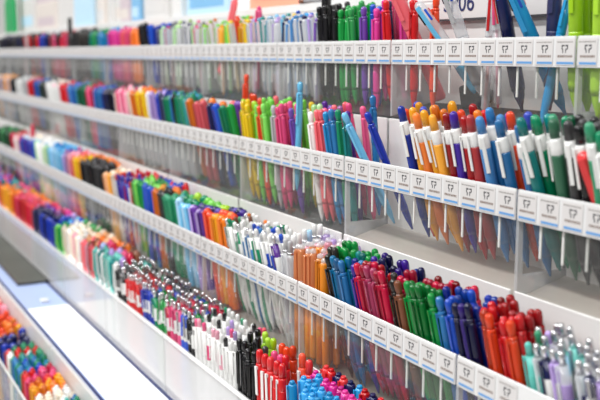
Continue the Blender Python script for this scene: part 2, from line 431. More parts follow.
def colours(kind, c, style, lv=0):
    """style -> role materials"""
    b = M[c+random.choice(('', '', '_deep', '_pale'))]
    if kind == 'click_pen' and c not in ('white', 'grey', 'cream'): b = random.choice(JEWEL[c]) if lv == 3 else random.choice([M[c], M[c], M[c+'_pale'], JEWEL[c][0]])
    d = dict(body=b, grip=b, upper=b, clip=b, button=b, metal=b, s0=M['black'], s1=M['blue' if 'blue' in PAL else 'royal'], s2=M['red'], s3=M['green'])
    d['s1'] = M['royal']
    if kind == 'click_pen':
        d.update(grip=M['charcoal'] if c in ('black', 'charcoal') else b, clip=b)
        if style == 'chrome': d.update(button=M['chrome'], metal=M['chrome'])
        if style == 'accent': d.update(body=M['white'], grip=b, metal=M['white'], button=M['white'])
        if style == 'clear': d.update(body=clearcol(c), grip=M['clear'], clip=M['clear'], button=M['clear'])
    elif kind == 'ballpoint_pen':
        d.update(upper=M['white'], clip=M['white'], grip=b)
        if style == 'solid': d.update(upper=b, clip=M['white'], grip=b)
    elif kind == 'gel_pen':
        d.update(body=M['clear'], clip=b)
        if style == 'clear': d.update(upper=M['clear'], clip=b)
        if style == 'whitecap': d.update(upper=M['white'], body=M['white'], clip=M['white'])
        if style == 'clearcap': d.update(upper=clearcol(c), body=b, clip=clearcol(c), button=M['clear'])
        if style == 'amber': d.update(upper=b, body=b, clip=b, button=M['clear'])
        if style == 'solid': d.update(body=b)
    elif kind == 'fineliner':
        if style == 'clear': d.update(body=M['clear'])
        if style == 'white': d.update(body=M['white'])
    elif kind == 'marker_pen':
        if style == 'clear': d.update(body=M['clear'])
        if style == 'white': d.update(body=M['white'])
    elif kind == 'rollerball_pen':
        d.update(upper=M['white'], clip=random.choice([b, b, M['chrome']]), button=M['chrome'])
        if style == 'white': d.update(body=M['white'], upper=b, clip=M['white'], button=M['white'])
        if style == 'dot': d.update(body=M['white'], upper=M['white'], clip=M['white'], button=b)
        if style == 'plain': d.update(upper=b, clip=b, button=b)
        if style == 'clear': d.update(body=M['clear'], upper=b, clip=M['clear'], button=M['chrome'])
    elif kind == 'mechanical_pencil':
        d.update(clip=M['chrome'], metal=M['chrome'])
        if style == 'white': d.update(body=M['white'], clip=M['white'])
        if style == 'clear': d.update(body=M['clear'], clip=M['clear'])
    elif kind == 'multicolor_pen':
        if style == 'clear': d.update(body=M['clear'], upper=M['clear'], clip=b)
        if style == 'redclip': d.update(clip=M['red'])
        if style == 'limes': d.update(s0=M['brown'], s1=M['navy'], s2=M['brown'], s3=M['dark_green'], clip=random.choice([b, M['brown'], b, M['navy']]))
    return d
def add_pen(kind, lv, sec, row, c, style, ub, wb, ut, wt, spin, rimh=None, lift=0, must=False, desc=None):
    """bottom centre (ub, wb) on the tray floor; passes (ut, wt) at the rim height"""
    z0 = TZ[lv]-BHL[lv]+(.0036 if kind in ('gel_pen', 'fineliner', 'marker_pen', 'highlighter') else .0026)+RAMP*min(max((wb+.001-TW[lv])/(TD-.002), 0), 1)+max(lift, 0); h = (TZ[lv]-z0) if rimh is None else rimh
    base = Vector(P(ub, wb, z0)); d = (Vector(P(ut, wt, z0+h))-base).normalized()
    r = RAD[kind]; top = base+d*.137*PS; base2 = base+d*.012
    if not must:
        for (p, q, rr) in placed[lv][-60:]:
            if seg_dist(base2, top, p, q) < r+rr+.0002: return False
    placed[lv].append((base2, top, r))
    al = {('click_pen', 1): 'retractable_gel_pen', ('click_pen', 2): 'retractable_gel_pen', ('fineliner', 3): 'felt_tip_pen', ('fineliner', 2): 'stick_pen', ('gel_pen', 2): 'capped_pen', ('gel_pen', 3): 'capped_pen', ('marker_pen', 4): 'lower_marker', ('marker_pen', 5): 'lower_marker'}.get((kind, lv), kind)  # separate object names by shelf for the same pen designs
    PENS.append(dict(kind=kind, al=al, base=base, dir=d, spin=spin, c=c, style=style, lv=lv, sec=sec, row=row, u=ut, desc=desc, sc=(1.04, 1.04, .87) if lv == 1 and not desc and kind != 'multicolor_pen' else (1, 1, 1)))
    return True
def bins(lv, x0, x1, zoff=0, w=None):
    out = []
    for k in range(-2, 11):
        for i in range(11):
            u = U0+k*UL+(i+.5)*PITCHB; x = proj(u, TW[lv], TZ[lv])[0]
            if x0 <= x < x1: out.append(u)
    return sorted(out, reverse=True)
def section(lv, name, x0, x1, kind, cols, ncol=2, nrow=4, fw=(3, 7), ul=(-1, 1), style=None, rowcols=None, drop=0., spin=None, lift=(0, .007), free=False):
    """fill the bins whose front lies between image columns x0 and x1"""
    kinds = kind if isinstance(kind, (list, tuple)) else [kind]
    sec = f"{SHELF[lv]}'s {name} section"
    ci = 0; f0, l0 = random.uniform(*fw), random.uniform(*ul)
    for u in bins(lv, x0, x1):
        for row in range(nrow):
            for cc in range(ncol):
                if random.random() < drop: continue
                kd = kinds[ci % len(kinds)] if len(kinds) > 1 else kinds[0]
                pal = rowcols[row % len(rowcols)] if rowcols else cols
                if isinstance(pal, str): pal = [pal]
                c = pal[ci % len(pal)] if rowcols is None and len(pal) > 1 and nrow*ncol > 1 and False else random.choice(pal)
                ci += 1
                r = RAD[kd]; half = PITCHB/2-.0016-r
                st = random.choice(style) if isinstance(style, (list, tuple)) else style
                for att in range(14):
                    fa, la = math.radians(random.uniform(*fw)), math.radians(random.uniform(*ul))
                    if free: fa, la = math.radians(f0+random.uniform(-.35, .35)), math.radians(l0+random.uniform(-.3, .3))
                    H = BHL[lv]-.008; flat = kd in ('gel_pen', 'fineliner', 'marker_pen', 'highlighter'); ex = 0 if flat else .0026; df, dl = H*math.tan(fa), H*math.tan(la)
                    wf, wbk = TW[lv]+.0030+r, TW[lv]+TD-.0030-(r if flat else .0026)
                    room = wbk-wf-max(df, 0)-(0 if df > .002 or flat else r-.0026)
                    step = (room/(nrow-1) if nrow > 1 else 0); step = min(step, .0125 if nrow > 2 else .024)
                    wt = wf+row*step+random.uniform(0, .0004)
                    if att > 4: wt += random.uniform(-.002, .002)
                    wt = min(max(wt, wf), wbk); wb = min(max(wt+df, wf), wbk)
                    sp2 = min(half, max(r+.0003, half-abs(dl)/2)); du = 0 if ncol == 1 else (cc-(ncol-1)/2)*(2*sp2/(ncol-1))
                    if free: du = (cc-(ncol-1)/2)*(PITCHB/ncol)
                    uo = half if ncol == 1 else .0006
                    ut = u+du+dl/2+random.uniform(-1, 1)*max(uo-abs(dl)/2, 0); ubm = ut-dl
                    if not free: ut = min(max(ut, u-half), u+half); ubm = min(max(ubm, u-half-ex), u+half+ex)
                    sp = random.uniform(-.7, .7)+PI/2*0 if spin is None else random.uniform(*spin)
                    ok = add_pen(kd, lv, sec, row, c, st, ubm, wb, ut, wt, sp, lift=random.uniform(*lift), must=(att == 13 and nrow*ncol >= 6 and u < 1.5 and not free))
                    if ok: break

exec_sections = True
# ---- top shelf -----------------------------------------------------------
T1 = dict(ncol=2, nrow=2, fw=(-2, 6), ul=(-2, 2), drop=.1)
section(1, 'far black', -3, 24, ['fineliner', 'gel_pen'], ['black', 'black', 'black', 'navy', 'charcoal'], **T1)
section(1, 'far mixed dark', 24, 37, 'fineliner', ['black', 'black', 'red', 'grey'], **T1)
section(1, 'far navy', 37, 50, 'gel_pen', ['navy', 'blue', 'black'], style='solid', **T1)
section(1, 'far red and black', 50, 67, 'gel_pen', ['crimson', 'red', 'pink', 'black'], style='solid', **T1)
section(1, 'charcoal', 67, 89, 'fineliner', ['black', 'charcoal', 'black'], **T1)
section(1, 'teal', 89, 98, 'gel_pen', ['emerald', 'teal', 'green'], style='solid', **T1)
section(1, 'bright blue', 98, 108.5, 'gel_pen', ['steel', 'royal', 'cyan'], style='solid', **T1)
section(1, 'magenta and purple', 108.5, 117, 'gel_pen', ['magenta', 'purple', 'magenta'], style='solid', **T1)
section(1, 'coral pink', 117, 128, 'gel_pen', ['coral', 'pink', 'red'], style='solid', **T1)
section(1, 'far orange', 128, 137, 'gel_pen', ['orange', 'golden', 'orange'], style='solid', **T1)
section(1, 'black capped', 137, 144, 'marker_pen', ['black'], ncol=1, nrow=1, lift=(.012, .014))
section(1, 'wide blue', 144, 156, 'marker_pen', ['blue', 'royal'], lift=(.006, .010), **T1)
section(1, 'clear capped', 156, 195, 'gel_pen', ['pale_green', 'black', 'navy', 'navy', 'pink', 'grey', 'lime'], style='clear', ncol=2, nrow=2, fw=(-3, 6), ul=(-3, 3), drop=.2)
section(1, 'lime green', 195, 214, 'gel_pen', ['lime_green', 'lime_green', 'lime', 'orange'], style=[None, 'clear'], ncol=1, nrow=2, fw=(-4, 9), ul=(-7, 7))
section(1, 'orange and yellow', 214, 240, 'gel_pen', ['orange', 'golden', 'yellow', 'lime_green', 'red_orange'], style=[None, 'clear', 'clear'], ncol=2, nrow=2, fw=(-2, 8), ul=(-2, 2), drop=.1)
section(1, 'pale blue topped', 240, 275, 'gel_pen', ['sky', 'pale_blue', 'lavender', 'sky', 'yellow', 'teal'], style='clear', ncol=2, nrow=2, fw=(-2, 7), ul=(-2, 2), drop=.1)
section(1, 'blue topped clear', 275, 303, 'gel_pen', ['steel', 'royal', 'navy', 'teal', 'cyan'], style='clear', ncol=2, nrow=2, fw=(-2, 8), ul=(-2, 2), drop=.1)
section(1, 'pale yellow', 303, 316, 'gel_pen', ['peach', 'lavender', 'golden', 'purple'], style='clear', ncol=2, nrow=2, fw=(-2, 6))
C1 = dict(ncol=2, nrow=3, fw=(1, 5), ul=(-2, 2), drop=.2, lift=(0, .010), spin=(-1.2, 1.2))
section(1, 'black', 316, 333, 'click_pen', ['black'], **C1)
section(1, 'green', 333, 352, 'click_pen', ['green', 'green', 'emerald'], rowcols=[['green'], ['green', 'black', 'dark_green']], **C1)
section(1, 'purple', 352, 369, 'click_pen', ['purple'], rowcols=[['purple', 'purple', 'violet'], ['violet', 'blue', 'royal']], **C1)
section(1, 'magenta click', 369, 377.5, 'click_pen', ['magenta'], rowcols=[['magenta', 'pink'], ['navy', 'magenta']], **C1)
section(1, 'red', 377.5, 387, 'click_pen', ['red'], rowcols=[['red'], ['magenta']], **C1)
section(1, 'pink', 388, 397, 'click_pen', ['magenta', 'red'], rowcols=[['magenta'], ['magenta', 'pink']], **C1)
section(1, 'scarlet', 400, 434, 'click_pen', ['red', 'red', 'red_orange'], ncol=1, nrow=1, fw=(-12, -8), ul=(-2, 2), lift=(.006, .012))
section(1, 'lime', 556, 640, 'multicolor_pen', ['lime'], style='limes', ncol=1, nrow=3, fw=(0, 6), ul=(-3, 3), lift=(.006, .014))
def hero(lv, name, x, kind, c, style=None, dw=.02, depth=.5, du=0., spin=.4, lift=0., desc=None, wtop=None):
    """one pen seen at image column x; du / dw: how far its rim point moves from its foot"""
    u = u_at(x, TW[lv]+TD*depth, TZ[lv]); depth = max(depth, (.0034+RAD[kind]*1.25)/TD); wt = TW[lv]+TD*depth if wtop is None else TW[lv]+wtop
    add_pen(kind, lv, f"{SHELF[lv]}'s {name}", None, c, style, u-du, wt+dw, u, wt, spin, lift=max(0, lift+BHL[lv]-.083), must=True, desc=desc)
hero(1, 'coral', 413, 'highlighter', 'coral', 'x', dw=.026, depth=.16, du=.012, lift=.006, desc='fat translucent coral pen leaning left across the red pens on the top shelf')
hero(1, 'cyan', 440, 'multicolor_pen', 'sky', 'clear', dw=.035, depth=.14, du=.036, lift=-.0005, desc='clear sky-blue pen tipped far to the left on the top shelf')
hero(1, 'clear red', 463, 'multicolor_pen', 'grey', 'clear', dw=.024, depth=.2, du=.008, lift=.008, desc='clear pen with coloured sliders leaning in front of the lettered shelf sign')
hero(1, 'clear small', 490, 'gel_pen', 'red', 'clear', dw=-.004, depth=.5, du=0, lift=.0, desc='small clear pen with a red end left of the navy pen on the top shelf')
hero(1, 'clear small two', 497, 'gel_pen', 'pink', 'clear', dw=.004, depth=.5, du=.0, lift=.004, desc='clear pen with a pink end close beside the navy pen on the top shelf')
hero(1, 'navy', 509, 'multicolor_pen', 'navy', 'redclip', spin=-.5, dw=.016, depth=.3, du=.004, lift=.003, desc='navy pen with a red clip left of the bright blue pen on the top shelf')
hero(1, 'azure', 530, 'multicolor_pen', 'cyan', None, dw=.033, depth=.16, du=.012, lift=-.001, desc='bright blue multicolour pen leaning left on the top shelf')
hero(1, 'navy tall', 553, 'multicolor_pen', 'navy', None, dw=.0, depth=.5, du=.0, lift=.008, desc='navy multicolour pen standing upright beside the lime pens')
hero(1, 'cyan slim', 560, 'rollerball_pen', 'cyan', 'plain', dw=-.014, depth=.4, du=-.004, lift=.0, desc='slim cyan pen leaning right against the lime pens')
hero(1, 'tall black', 325, 'marker_pen', 'black', None, dw=.0, depth=.15, lift=.020, desc='tall black pen standing highest above the black click pens on the top shelf')
hero(1, 'tall coral', 226, 'gel_pen', 'coral', 'solid', dw=-.012, depth=.3, lift=.030, desc='tall coral pen rising above the orange and yellow pens on the top shelf')
hero(1, 'pink', 258, 'gel_pen', 'pink', 'solid', dw=-.003, depth=.25, lift=.006, desc='single pink capped pen among the pale blue topped ones on the top shelf')
hero(1, 'thin black', 71, 'fineliner', 'black', None, dw=0, depth=.3, lift=.022, desc='tall thin black pen at the far left end of the top shelf')

# ---- second shelf --------------------------------------------------------
T2 = dict(ncol=2, nrow=3, fw=(4, 9), ul=(-1, 1), drop=.08)
section(2, 'light orange', -3, 11, 'gel_pen', ['golden', 'peach', 'cyan', 'golden'], style='solid', **T2)
section(2, 'far black', 11, 16, 'gel_pen', ['black'], style='solid', **T2)
section(2, 'far white', 16, 28, 'gel_pen', ['white', 'grey', 'pale_teal'], style='solid', **T2)
section(2, 'far red', 28, 34, 'gel_pen', ['red', 'crimson'], style='solid', **T2)
section(2, 'far blue', 34, 41, 'gel_pen', ['blue', 'navy', 'steel'], style='solid', **T2)
section(2, 'far dark green', 41, 47, 'gel_pen', ['dark_green', 'black'], style='solid', **T2)
section(2, 'pale', 47, 60, 'gel_pen', ['cream', 'pale_pink', 'white', 'black'], style='whitecap', **T2)
section(2, 'crimson', 60, 68, 'gel_pen', ['red', 'crimson'], style='solid', **T2)
section(2, 'teal blue', 68, 77, 'gel_pen', ['steel', 'royal'], style='solid', **T2)
section(2, 'dark green', 77, 85, 'gel_pen', ['dark_green', 'emerald'], style='solid', **T2)
section(2, 'second crimson', 85, 93, 'gel_pen', ['crimson', 'red', 'pink'], style='solid', **T2)
section(2, 'clear blue', 93, 104, 'gel_pen', ['royal', 'steel'], style='solid', **T2)
section(2, 'dark', 104, 113, 'gel_pen', ['black', 'navy', 'charcoal'], style='solid', **T2)
section(2, 'pale pink', 113, 129, 'fineliner', ['pale_pink', 'pink', 'cream', 'coral'], style='clear', **T2)
section(2, 'orange topped', 129, 148, 'fineliner', ['orange', 'yellow', 'red_orange', 'orange', 'white'], style='clear', **T2)
section(2, 'navy topped', 148, 164, 'fineliner', ['navy', 'blue', 'black', 'lavender'], style='clear', **T2)
section(2, 'teal topped', 164, 184, 'fineliner', ['steel', 'teal', 'cyan', 'emerald', 'black'], style='clear', **T2)
section(2, 'orange', 184, 193, 'marker_pen', ['orange', 'golden'], ncol=2, nrow=2, fw=(8, 14), rowcols=[['orange'], ['black', 'orange']])
section(2, 'coral', 193, 204, 'marker_pen', ['coral'], ncol=2, nrow=2, fw=(8, 14), rowcols=[['coral', 'pink'], ['orange', 'black']])
section(2, 'navy', 204, 212, 'marker_pen', ['navy'], ncol=2, nrow=2, fw=(8, 14), rowcols=[['navy', 'violet'], ['red_orange', 'orange']])
section(2, 'royal blue', 212, 220, 'marker_pen', ['royal'], ncol=2, nrow=2, fw=(8, 14), rowcols=[['royal', 'blue'], ['pink', 'coral']])
section(2, 'green', 220, 231, 'marker_pen', ['emerald'], ncol=2, nrow=2, fw=(8, 14), rowcols=[['emerald', 'green'], ['purple', 'blue']])
section(2, 'black', 231, 236, 'marker_pen', ['black'], ncol=2, nrow=2, fw=(3, 6))
K2 = dict(ncol=2, nrow=3, ul=(-1, 1), drop=.15, fw=(3, 8))
section(2, 'yellow', 236, 245, 'click_pen', ['yellow'], rowcols=[['yellow'], ['yellow', 'lime'], ['red_orange']], style=None, **K2)
section(2, 'bright lime', 245, 262, 'click_pen', ['lime_green'], rowcols=[['lime_green', 'lime_green', 'red_orange'], ['lime_green'], ['lime_green', 'coral']], **K2)
section(2, 'white', 262, 270, 'click_pen', ['white'], rowcols=[['white', 'grey'], ['lime_green'], ['lime_green']], **K2)
section(2, 'pink and purple', 270, 278, 'click_pen', ['pink'], rowcols=[['coral', 'pink'], ['pink'], ['lime_green']], **K2)
section(2, 'purple', 278, 295, 'click_pen', ['purple'], rowcols=[['purple', 'purple', 'lavender'], ['pink', 'purple'], ['lime_green', 'yellow']], **K2)
section(2, 'pale green', 297, 308, 'click_pen', ['pale_green'], rowcols=[['pale_green', 'white'], ['pale_green'], ['purple']], **K2)
section(2, 'coral pink', 308, 320, 'click_pen', ['coral'], rowcols=[['coral', 'pale_pink'], ['coral', 'pink'], ['coral', 'mauve']], **K2)
section(2, 'steel blue', 320, 334, 'click_pen', ['steel'], rowcols=[['steel', 'steel', 'cyan'], ['violet', 'purple'], ['coral', 'pink']], ncol=2, nrow=3, fw=(6, 10), drop=.1)
section(2, 'sea green', 334, 345, 'click_pen', ['emerald'], rowcols=[['emerald', 'teal'], ['steel', 'purple'], ['coral', 'pink']], ncol=2, nrow=3, fw=(6, 10), drop=.2)
hero(2, 'pale blue tall', 297, 'click_pen', 'sky', None, dw=-.002, depth=.12, lift=.024, spin=.5, desc='tall light blue pen standing high between purple and green pens on the second shelf')
hero(2, 'red tall', 245, 'click_pen', 'red_orange', None, dw=-.002, depth=.6, lift=.022, desc='tall orange-red pen standing above the yellow pens on the second shelf')
hero(2, 'pale cyan', 364, 'click_pen', 'sky', None, dw=.030, depth=.14, du=.014, lift=.0, desc='light turquoise pen leaning left at the start of a nearly empty tray')
hero(2, 'mid blue', 376, 'click_pen', 'steel', None, dw=.004, depth=.55, du=.002, lift=.006, desc='mid blue click pen standing alone behind the turquoise pen on the second shelf')
hero(2, 'dark blue', 386, 'click_pen', 'blue', None, dw=.026, depth=.2, du=.012, lift=.0, desc='dark blue click pen leaning left, right of the turquoise pen')
B2 = dict(ncol=1, nrow=2, ul=(-3, 5), lift=(-.002, .003))
hero(2, 'red front', 597, 'marker_pen', 'red', None, dw=.028, depth=.14, du=.012, lift=-.006, desc='thick red pen leaning left at the near end of the second shelf')
R2 = dict(ncol=2, nrow=3, fw=(10, 14), ul=(0, 4), drop=.2, lift=(.009, .017), spin=(-.9, .9))
section(2, 'blue click', 392, 407, 'ballpoint_pen', ['yellow'], rowcols=[['blue', 'golden'], ['blue', 'blue', 'red_orange']], **R2)
section(2, 'yellow click', 407, 421, 'ballpoint_pen', ['yellow'], rowcols=[['golden', 'golden', 'orange'], ['blue', 'golden']], **R2)
section(2, 'orange tipped', 421, 447, 'ballpoint_pen', ['orange', 'red'], rowcols=[['orange', 'red_orange', 'golden'], ['golden', 'blue', 'orange']], **R2)
section(2, 'violet', 447, 461, 'ballpoint_pen', ['violet'], rowcols=[['violet', 'dark_red'], ['red', 'red_orange']], **R2)
section(2, 'red', 461, 486, 'ballpoint_pen', ['red'], rowcols=[['red', 'dark_red'], ['red_orange', 'red', 'orange']], **R2)
section(2, 'blue', 486, 516, 'ballpoint_pen', ['blue'], rowcols=[['blue', 'steel'], ['royal', 'steel', 'red_orange']], **R2)
section(2, 'teal', 516, 535, 'ballpoint_pen', ['teal'], rowcols=[['teal', 'teal', 'steel'], ['emerald', 'royal']], **R2)
section(2, 'emerald', 535, 558, 'ballpoint_pen', ['emerald'], rowcols=[['emerald', 'emerald', 'dark_green'], ['emerald', 'blue']], **R2)
section(2, 'black and white', 558, 584, 'ballpoint_pen', ['black'], rowcols=[['black'], ['emerald', 'black']], **R2)
section(2, 'dark green tipped', 592, 640, 'ballpoint_pen', ['black'], rowcols=[['emerald', 'black'], ['black']], **R2)

# ---- third shelf ---------------------------------------------------------
T3 = dict(ncol=2, nrow=4, fw=(4, 7), drop=.06)
section(3, 'far black and green', -4, 12, 'gel_pen', ['black', 'green', 'dark_green', 'black'], style='solid', **T3)
section(3, 'far red', 12, 19, 'gel_pen', ['red', 'white', 'crimson'], style='solid', **T3)
section(3, 'far violet', 19, 34, 'gel_pen', ['steel', 'violet', 'royal', 'black'], style='solid', **T3, rowcols=[['steel', 'violet', 'royal'], ['white', 'pale_blue'], ['white'], ['white', 'cream']])
section(3, 'pale lime', 34, 48, 'fineliner', ['pale_green', 'white', 'lime'], **T3, rowcols=[['pale_green', 'white'], ['white', 'sky'], ['cyan', 'white'], ['white']])
section(3, 'sky blue', 48, 60, 'fineliner', ['sky', 'pale_blue', 'lavender'], **T3, rowcols=[['sky', 'pale_blue'], ['sky', 'cyan'], ['cyan', 'royal'], ['sky']])
section(3, 'mauve', 60, 67, 'fineliner', ['mauve', 'lavender', 'violet'], **T3, rowcols=[['lavender', 'navy'], ['mauve'], ['sky', 'violet'], ['magenta', 'violet']])
section(3, 'pale coral', 67, 73, 'fineliner', ['coral', 'pale_pink'], **T3)
section(3, 'yellow', 73, 80, 'fineliner', ['yellow', 'golden'], **T3, rowcols=[['yellow', 'golden'], ['golden'], ['orange', 'yellow'], ['orange', 'coral']])
section(3, 'black', 80, 101, 'fineliner', ['black'], **T3, rowcols=[['black'], ['black'], ['black'], ['golden', 'orange']])
section(3, 'peach', 101, 114, 'marker_pen', ['peach', 'golden', 'cream'], ncol=2, nrow=3, fw=(4, 8))
section(3, 'red and blue tipped', 114, 133, 'rollerball_pen', ['red', 'blue', 'violet', 'red', 'crimson'], style=['dot', 'plain', 'plain'], **T3)
section(3, 'leaf green', 133, 141, 'fineliner', ['green', 'lime_green'], **T3, rowcols=[['green', 'lime_green'], ['lime_green', 'royal'], ['lime_green'], ['red', 'violet']])
section(3, 'blue and green', 141, 150, 'fineliner', ['royal', 'green'], **T3, rowcols=[['royal', 'green'], ['lime_green'], ['green'], ['royal', 'red']])
section(3, 'orange', 150, 158.5, 'fineliner', ['orange'], **T3, rowcols=[['orange'], ['orange', 'golden'], ['royal', 'cyan'], ['royal']])
section(3, 'black and orange', 158.5, 165, 'fineliner', ['black'], **T3, rowcols=[['black'], ['orange', 'black'], ['orange'], ['red', 'royal']])
section(3, 'teal green', 165, 178, 'marker_pen', ['emerald', 'teal'], ncol=2, nrow=3, fw=(5, 9), rowcols=[['emerald'], ['emerald', 'teal'], ['emerald', 'green']])
section(3, 'pale cyan', 178, 187, 'marker_pen', ['pale_teal'], ncol=2, nrow=3, fw=(5, 9), rowcols=[['sky', 'pale_blue'], ['emerald'], ['lime', 'emerald']])
section(3, 'purple', 187, 199, 'marker_pen', ['purple'], ncol=2, nrow=3, fw=(5, 9), rowcols=[['purple', 'lavender'], ['violet', 'navy'], ['lime', 'lime_green']])
section(3, 'red-orange', 199, 207, 'marker_pen', ['red_orange'], ncol=2, nrow=3, fw=(5, 9), rowcols=[['red_orange', 'purple'], ['violet', 'navy'], ['lime']])
section(3, 'wide orange', 207, 224, 'marker_pen', ['orange'], ncol=2, nrow=3, fw=(5, 8), rowcols=[['orange', 'golden'], ['orange', 'red_orange'], ['violet', 'navy']], lift=(.003, .006))
W3 = dict(ncol=3, nrow=4, fw=(7, 10), ul=(3, 6), free=True, drop=.03, style=['white', 'white', 'dot', None])
section(3, 'white and green', 224, 243, 'rollerball_pen', ['white'], rowcols=[['emerald', 'grey', 'emerald'], ['emerald', 'brown', 'teal'], ['grey', 'brown', 'emerald'], ['orange', 'red_orange']], **W3)
section(3, 'white and blue', 243, 259, 'rollerball_pen', ['white'], rowcols=[['emerald', 'steel', 'royal'], ['steel', 'royal', 'grey'], ['emerald', 'grey'], ['red_orange', 'orange']], **W3)
section(3, 'white and violet', 259, 276, 'rollerball_pen', ['white'], rowcols=[['purple', 'royal', 'grey'], ['royal', 'lavender'], ['emerald', 'grey', 'royal'], ['emerald', 'grey']], **W3)
section(3, 'pale clear', 276, 287, 'mechanical_pencil', ['pale_pink', 'lavender', 'white'], style='clear', ncol=2, nrow=4, fw=(1, 4), rowcols=[['pale_pink', 'grey'], ['lavender', 'white'], ['pale_blue', 'white'], ['white', 'lavender']])
section(3, 'amber', 287, 320, 'gel_pen', ['amber', 'orange'], style=['amber', 'clearcap'], ncol=2, nrow=4, fw=(-1, 2), rowcols=[['amber'], ['amber', 'pale_pink'], ['pale_pink', 'amber'], ['lavender', 'pale_pink', 'white']])
D3 = dict(ncol=3, nrow=4, fw=(9.2, 9.2), ul=(6.5, 6.5), spin=(-.7, .7), free=True, drop=.02)
section(3, 'near black', 320, 329, 'click_pen', ['charcoal'], rowcols=[['charcoal', 'black'], ['charcoal'], ['green', 'black'], ['green']], **D3)
section(3, 'near green', 329, 338, 'click_pen', ['green'], rowcols=[['green'], ['green', 'green', 'emerald'], ['green'], ['green', 'lime_green']], **D3)
section(3, 'aqua', 338, 349, 'click_pen', ['cyan'], rowcols=[['cyan', 'steel'], ['cyan', 'teal'], ['green'], ['green']], **D3)
section(3, 'indigo', 349, 362, 'click_pen', ['violet'], rowcols=[['navy', 'violet', 'royal'], ['steel', 'blue'], ['teal', 'green'], ['green']], **D3)
section(3, 'crimson', 362, 385, 'click_pen', ['crimson'], rowcols=[['crimson', 'pink', 'crimson'], ['crimson', 'dark_red'], ['violet', 'navy'], ['violet', 'teal', 'navy']], **D3)
section(3, 'dark brown', 385, 409, 'click_pen', ['charcoal'], rowcols=[['charcoal', 'brown', 'charcoal'], ['crimson', 'charcoal', 'crimson'], ['crimson'], ['violet', 'navy', 'blue']], **D3)
section(3, 'bright green', 409, 432, 'click_pen', ['green'], rowcols=[['green'], ['green', 'green', 'charcoal'], ['crimson'], ['crimson', 'dark_red']], **D3)
section(3, 'bright blue', 432, 458, 'click_pen', ['royal'], rowcols=[['royal', 'steel'], ['blue', 'royal'], ['green', 'royal'], ['green', 'crimson']], **D3)
section(3, 'dark violet', 458, 468, 'click_pen', ['violet'], rowcols=[['violet', 'navy'], ['blue', 'royal'], ['royal', 'blue'], ['royal', 'blue']], **D3)
section(3, 'near red', 468, 520, 'click_pen', ['red'], rowcols=[['red', 'dark_red', 'red_orange'], ['red', 'dark_red'], ['dark_red', 'red'], ['red', 'dark_red']], **D3)
section(3, 'clear tipped', 520, 556, 'rollerball_pen', ['pale_green'], style=['clear', 'clear', 'plain'], rowcols=[['pale_green', 'pale_teal', 'pale_teal'], ['pale_green', 'emerald', 'grey'], ['lavender', 'pale_green'], ['dark_red', 'red']], **D3)
section(3, 'near clear lavender', 556, 720, 'rollerball_pen', ['lavender'], style=['clear', None], rowcols=[['lavender', 'white', 'navy'], ['lavender', 'pale_blue', 'white'], ['pale_teal', 'steel', 'grey'], ['grey', 'charcoal', 'dark_red']], **D3)
hero(3, 'far red', 34, 'gel_pen', 'crimson', 'solid', dw=0, depth=.5, lift=.020, desc='tall crimson pen standing above the white pens at the far end of the third shelf')

# ---- fourth shelf --------------------------------------------------------
T4 = dict(ncol=2, nrow=4, fw=(0, 4), drop=.05)
section(4, 'far teal and pink', -60, -2, 'fineliner', ['teal', 'royal', 'pink', 'steel', 'crimson'], **T4)
section(4, 'far orange', -2, 12, 'marker_pen', ['golden'], ncol=2, nrow=4, fw=(0, 3), rowcols=[['orange', 'golden'], ['orange'], ['teal', 'orange'], ['teal', 'pink']])
section(4, 'far red', 12, 30, 'marker_pen', ['red'], ncol=2, nrow=4, fw=(0, 3), rowcols=[['red', 'crimson'], ['crimson', 'pink'], ['orange', 'coral'], ['golden', 'orange']])
section(4, 'navy', 30, 45, 'marker_pen', ['navy'], ncol=2, nrow=4, fw=(0, 3), rowcols=[['navy', 'blue'], ['navy'], ['purple', 'mauve'], ['pink', 'crimson']])
section(4, 'royal blue', 45, 52, 'marker_pen', ['blue'], ncol=2, nrow=4, fw=(0, 3), rowcols=[['blue'], ['navy', 'blue'], ['navy', 'royal'], ['magenta', 'lavender']])
section(4, 'green', 52, 64, 'marker_pen', ['green'], ncol=2, nrow=4, fw=(0, 3), rowcols=[['green', 'lime_green'], ['green', 'emerald'], ['royal', 'cyan'], ['royal', 'sky']])
section(4, 'cream', 64, 79, 'fineliner', ['cream', 'white'], **T4, rowcols=[['cream', 'white', 'pale_pink'], ['cream', 'white'], ['cream', 'white', 'peach'], ['cream', 'green']])
section(4, 'brown and pink', 79, 94, 'fineliner', ['brown', 'pale_pink'], **T4, rowcols=[['pale_pink', 'brown', 'coral'], ['coral', 'peach', 'brown'], ['peach', 'orange'], ['cream', 'peach']])
section(4, 'pale teal', 94, 116, 'fineliner', ['pale_teal'], **T4, rowcols=[['pale_teal', 'white', 'teal'], ['pale_teal', 'sky', 'lavender'], ['pink', 'crimson', 'lavender'], ['orange', 'brown', 'peach']])
section(4, 'black', 116, 126, 'rollerball_pen', ['black'], **T4, rowcols=[['black'], ['black'], ['emerald', 'teal'], ['teal', 'pale_teal']])
section(4, 'red', 126, 139, 'rollerball_pen', ['red'], **T4, rowcols=[['red'], ['red', 'dark_red'], ['black', 'red'], ['black', 'emerald']])
section(4, 'bright blue', 139, 152, 'rollerball_pen', ['blue'], **T4, rowcols=[['blue', 'royal'], ['blue', 'red'], ['red', 'brown'], ['black', 'red']])
section(4, 'blue and green', 152, 161, 'rollerball_pen', ['green'], **T4, rowcols=[['green', 'emerald'], ['blue', 'green'], ['blue'], ['black', 'blue']])
section(4, 'crimson', 161, 176, 'rollerball_pen', ['crimson'], **T4, rowcols=[['crimson', 'pink'], ['crimson'], ['crimson', 'emerald'], ['blue', 'emerald']])
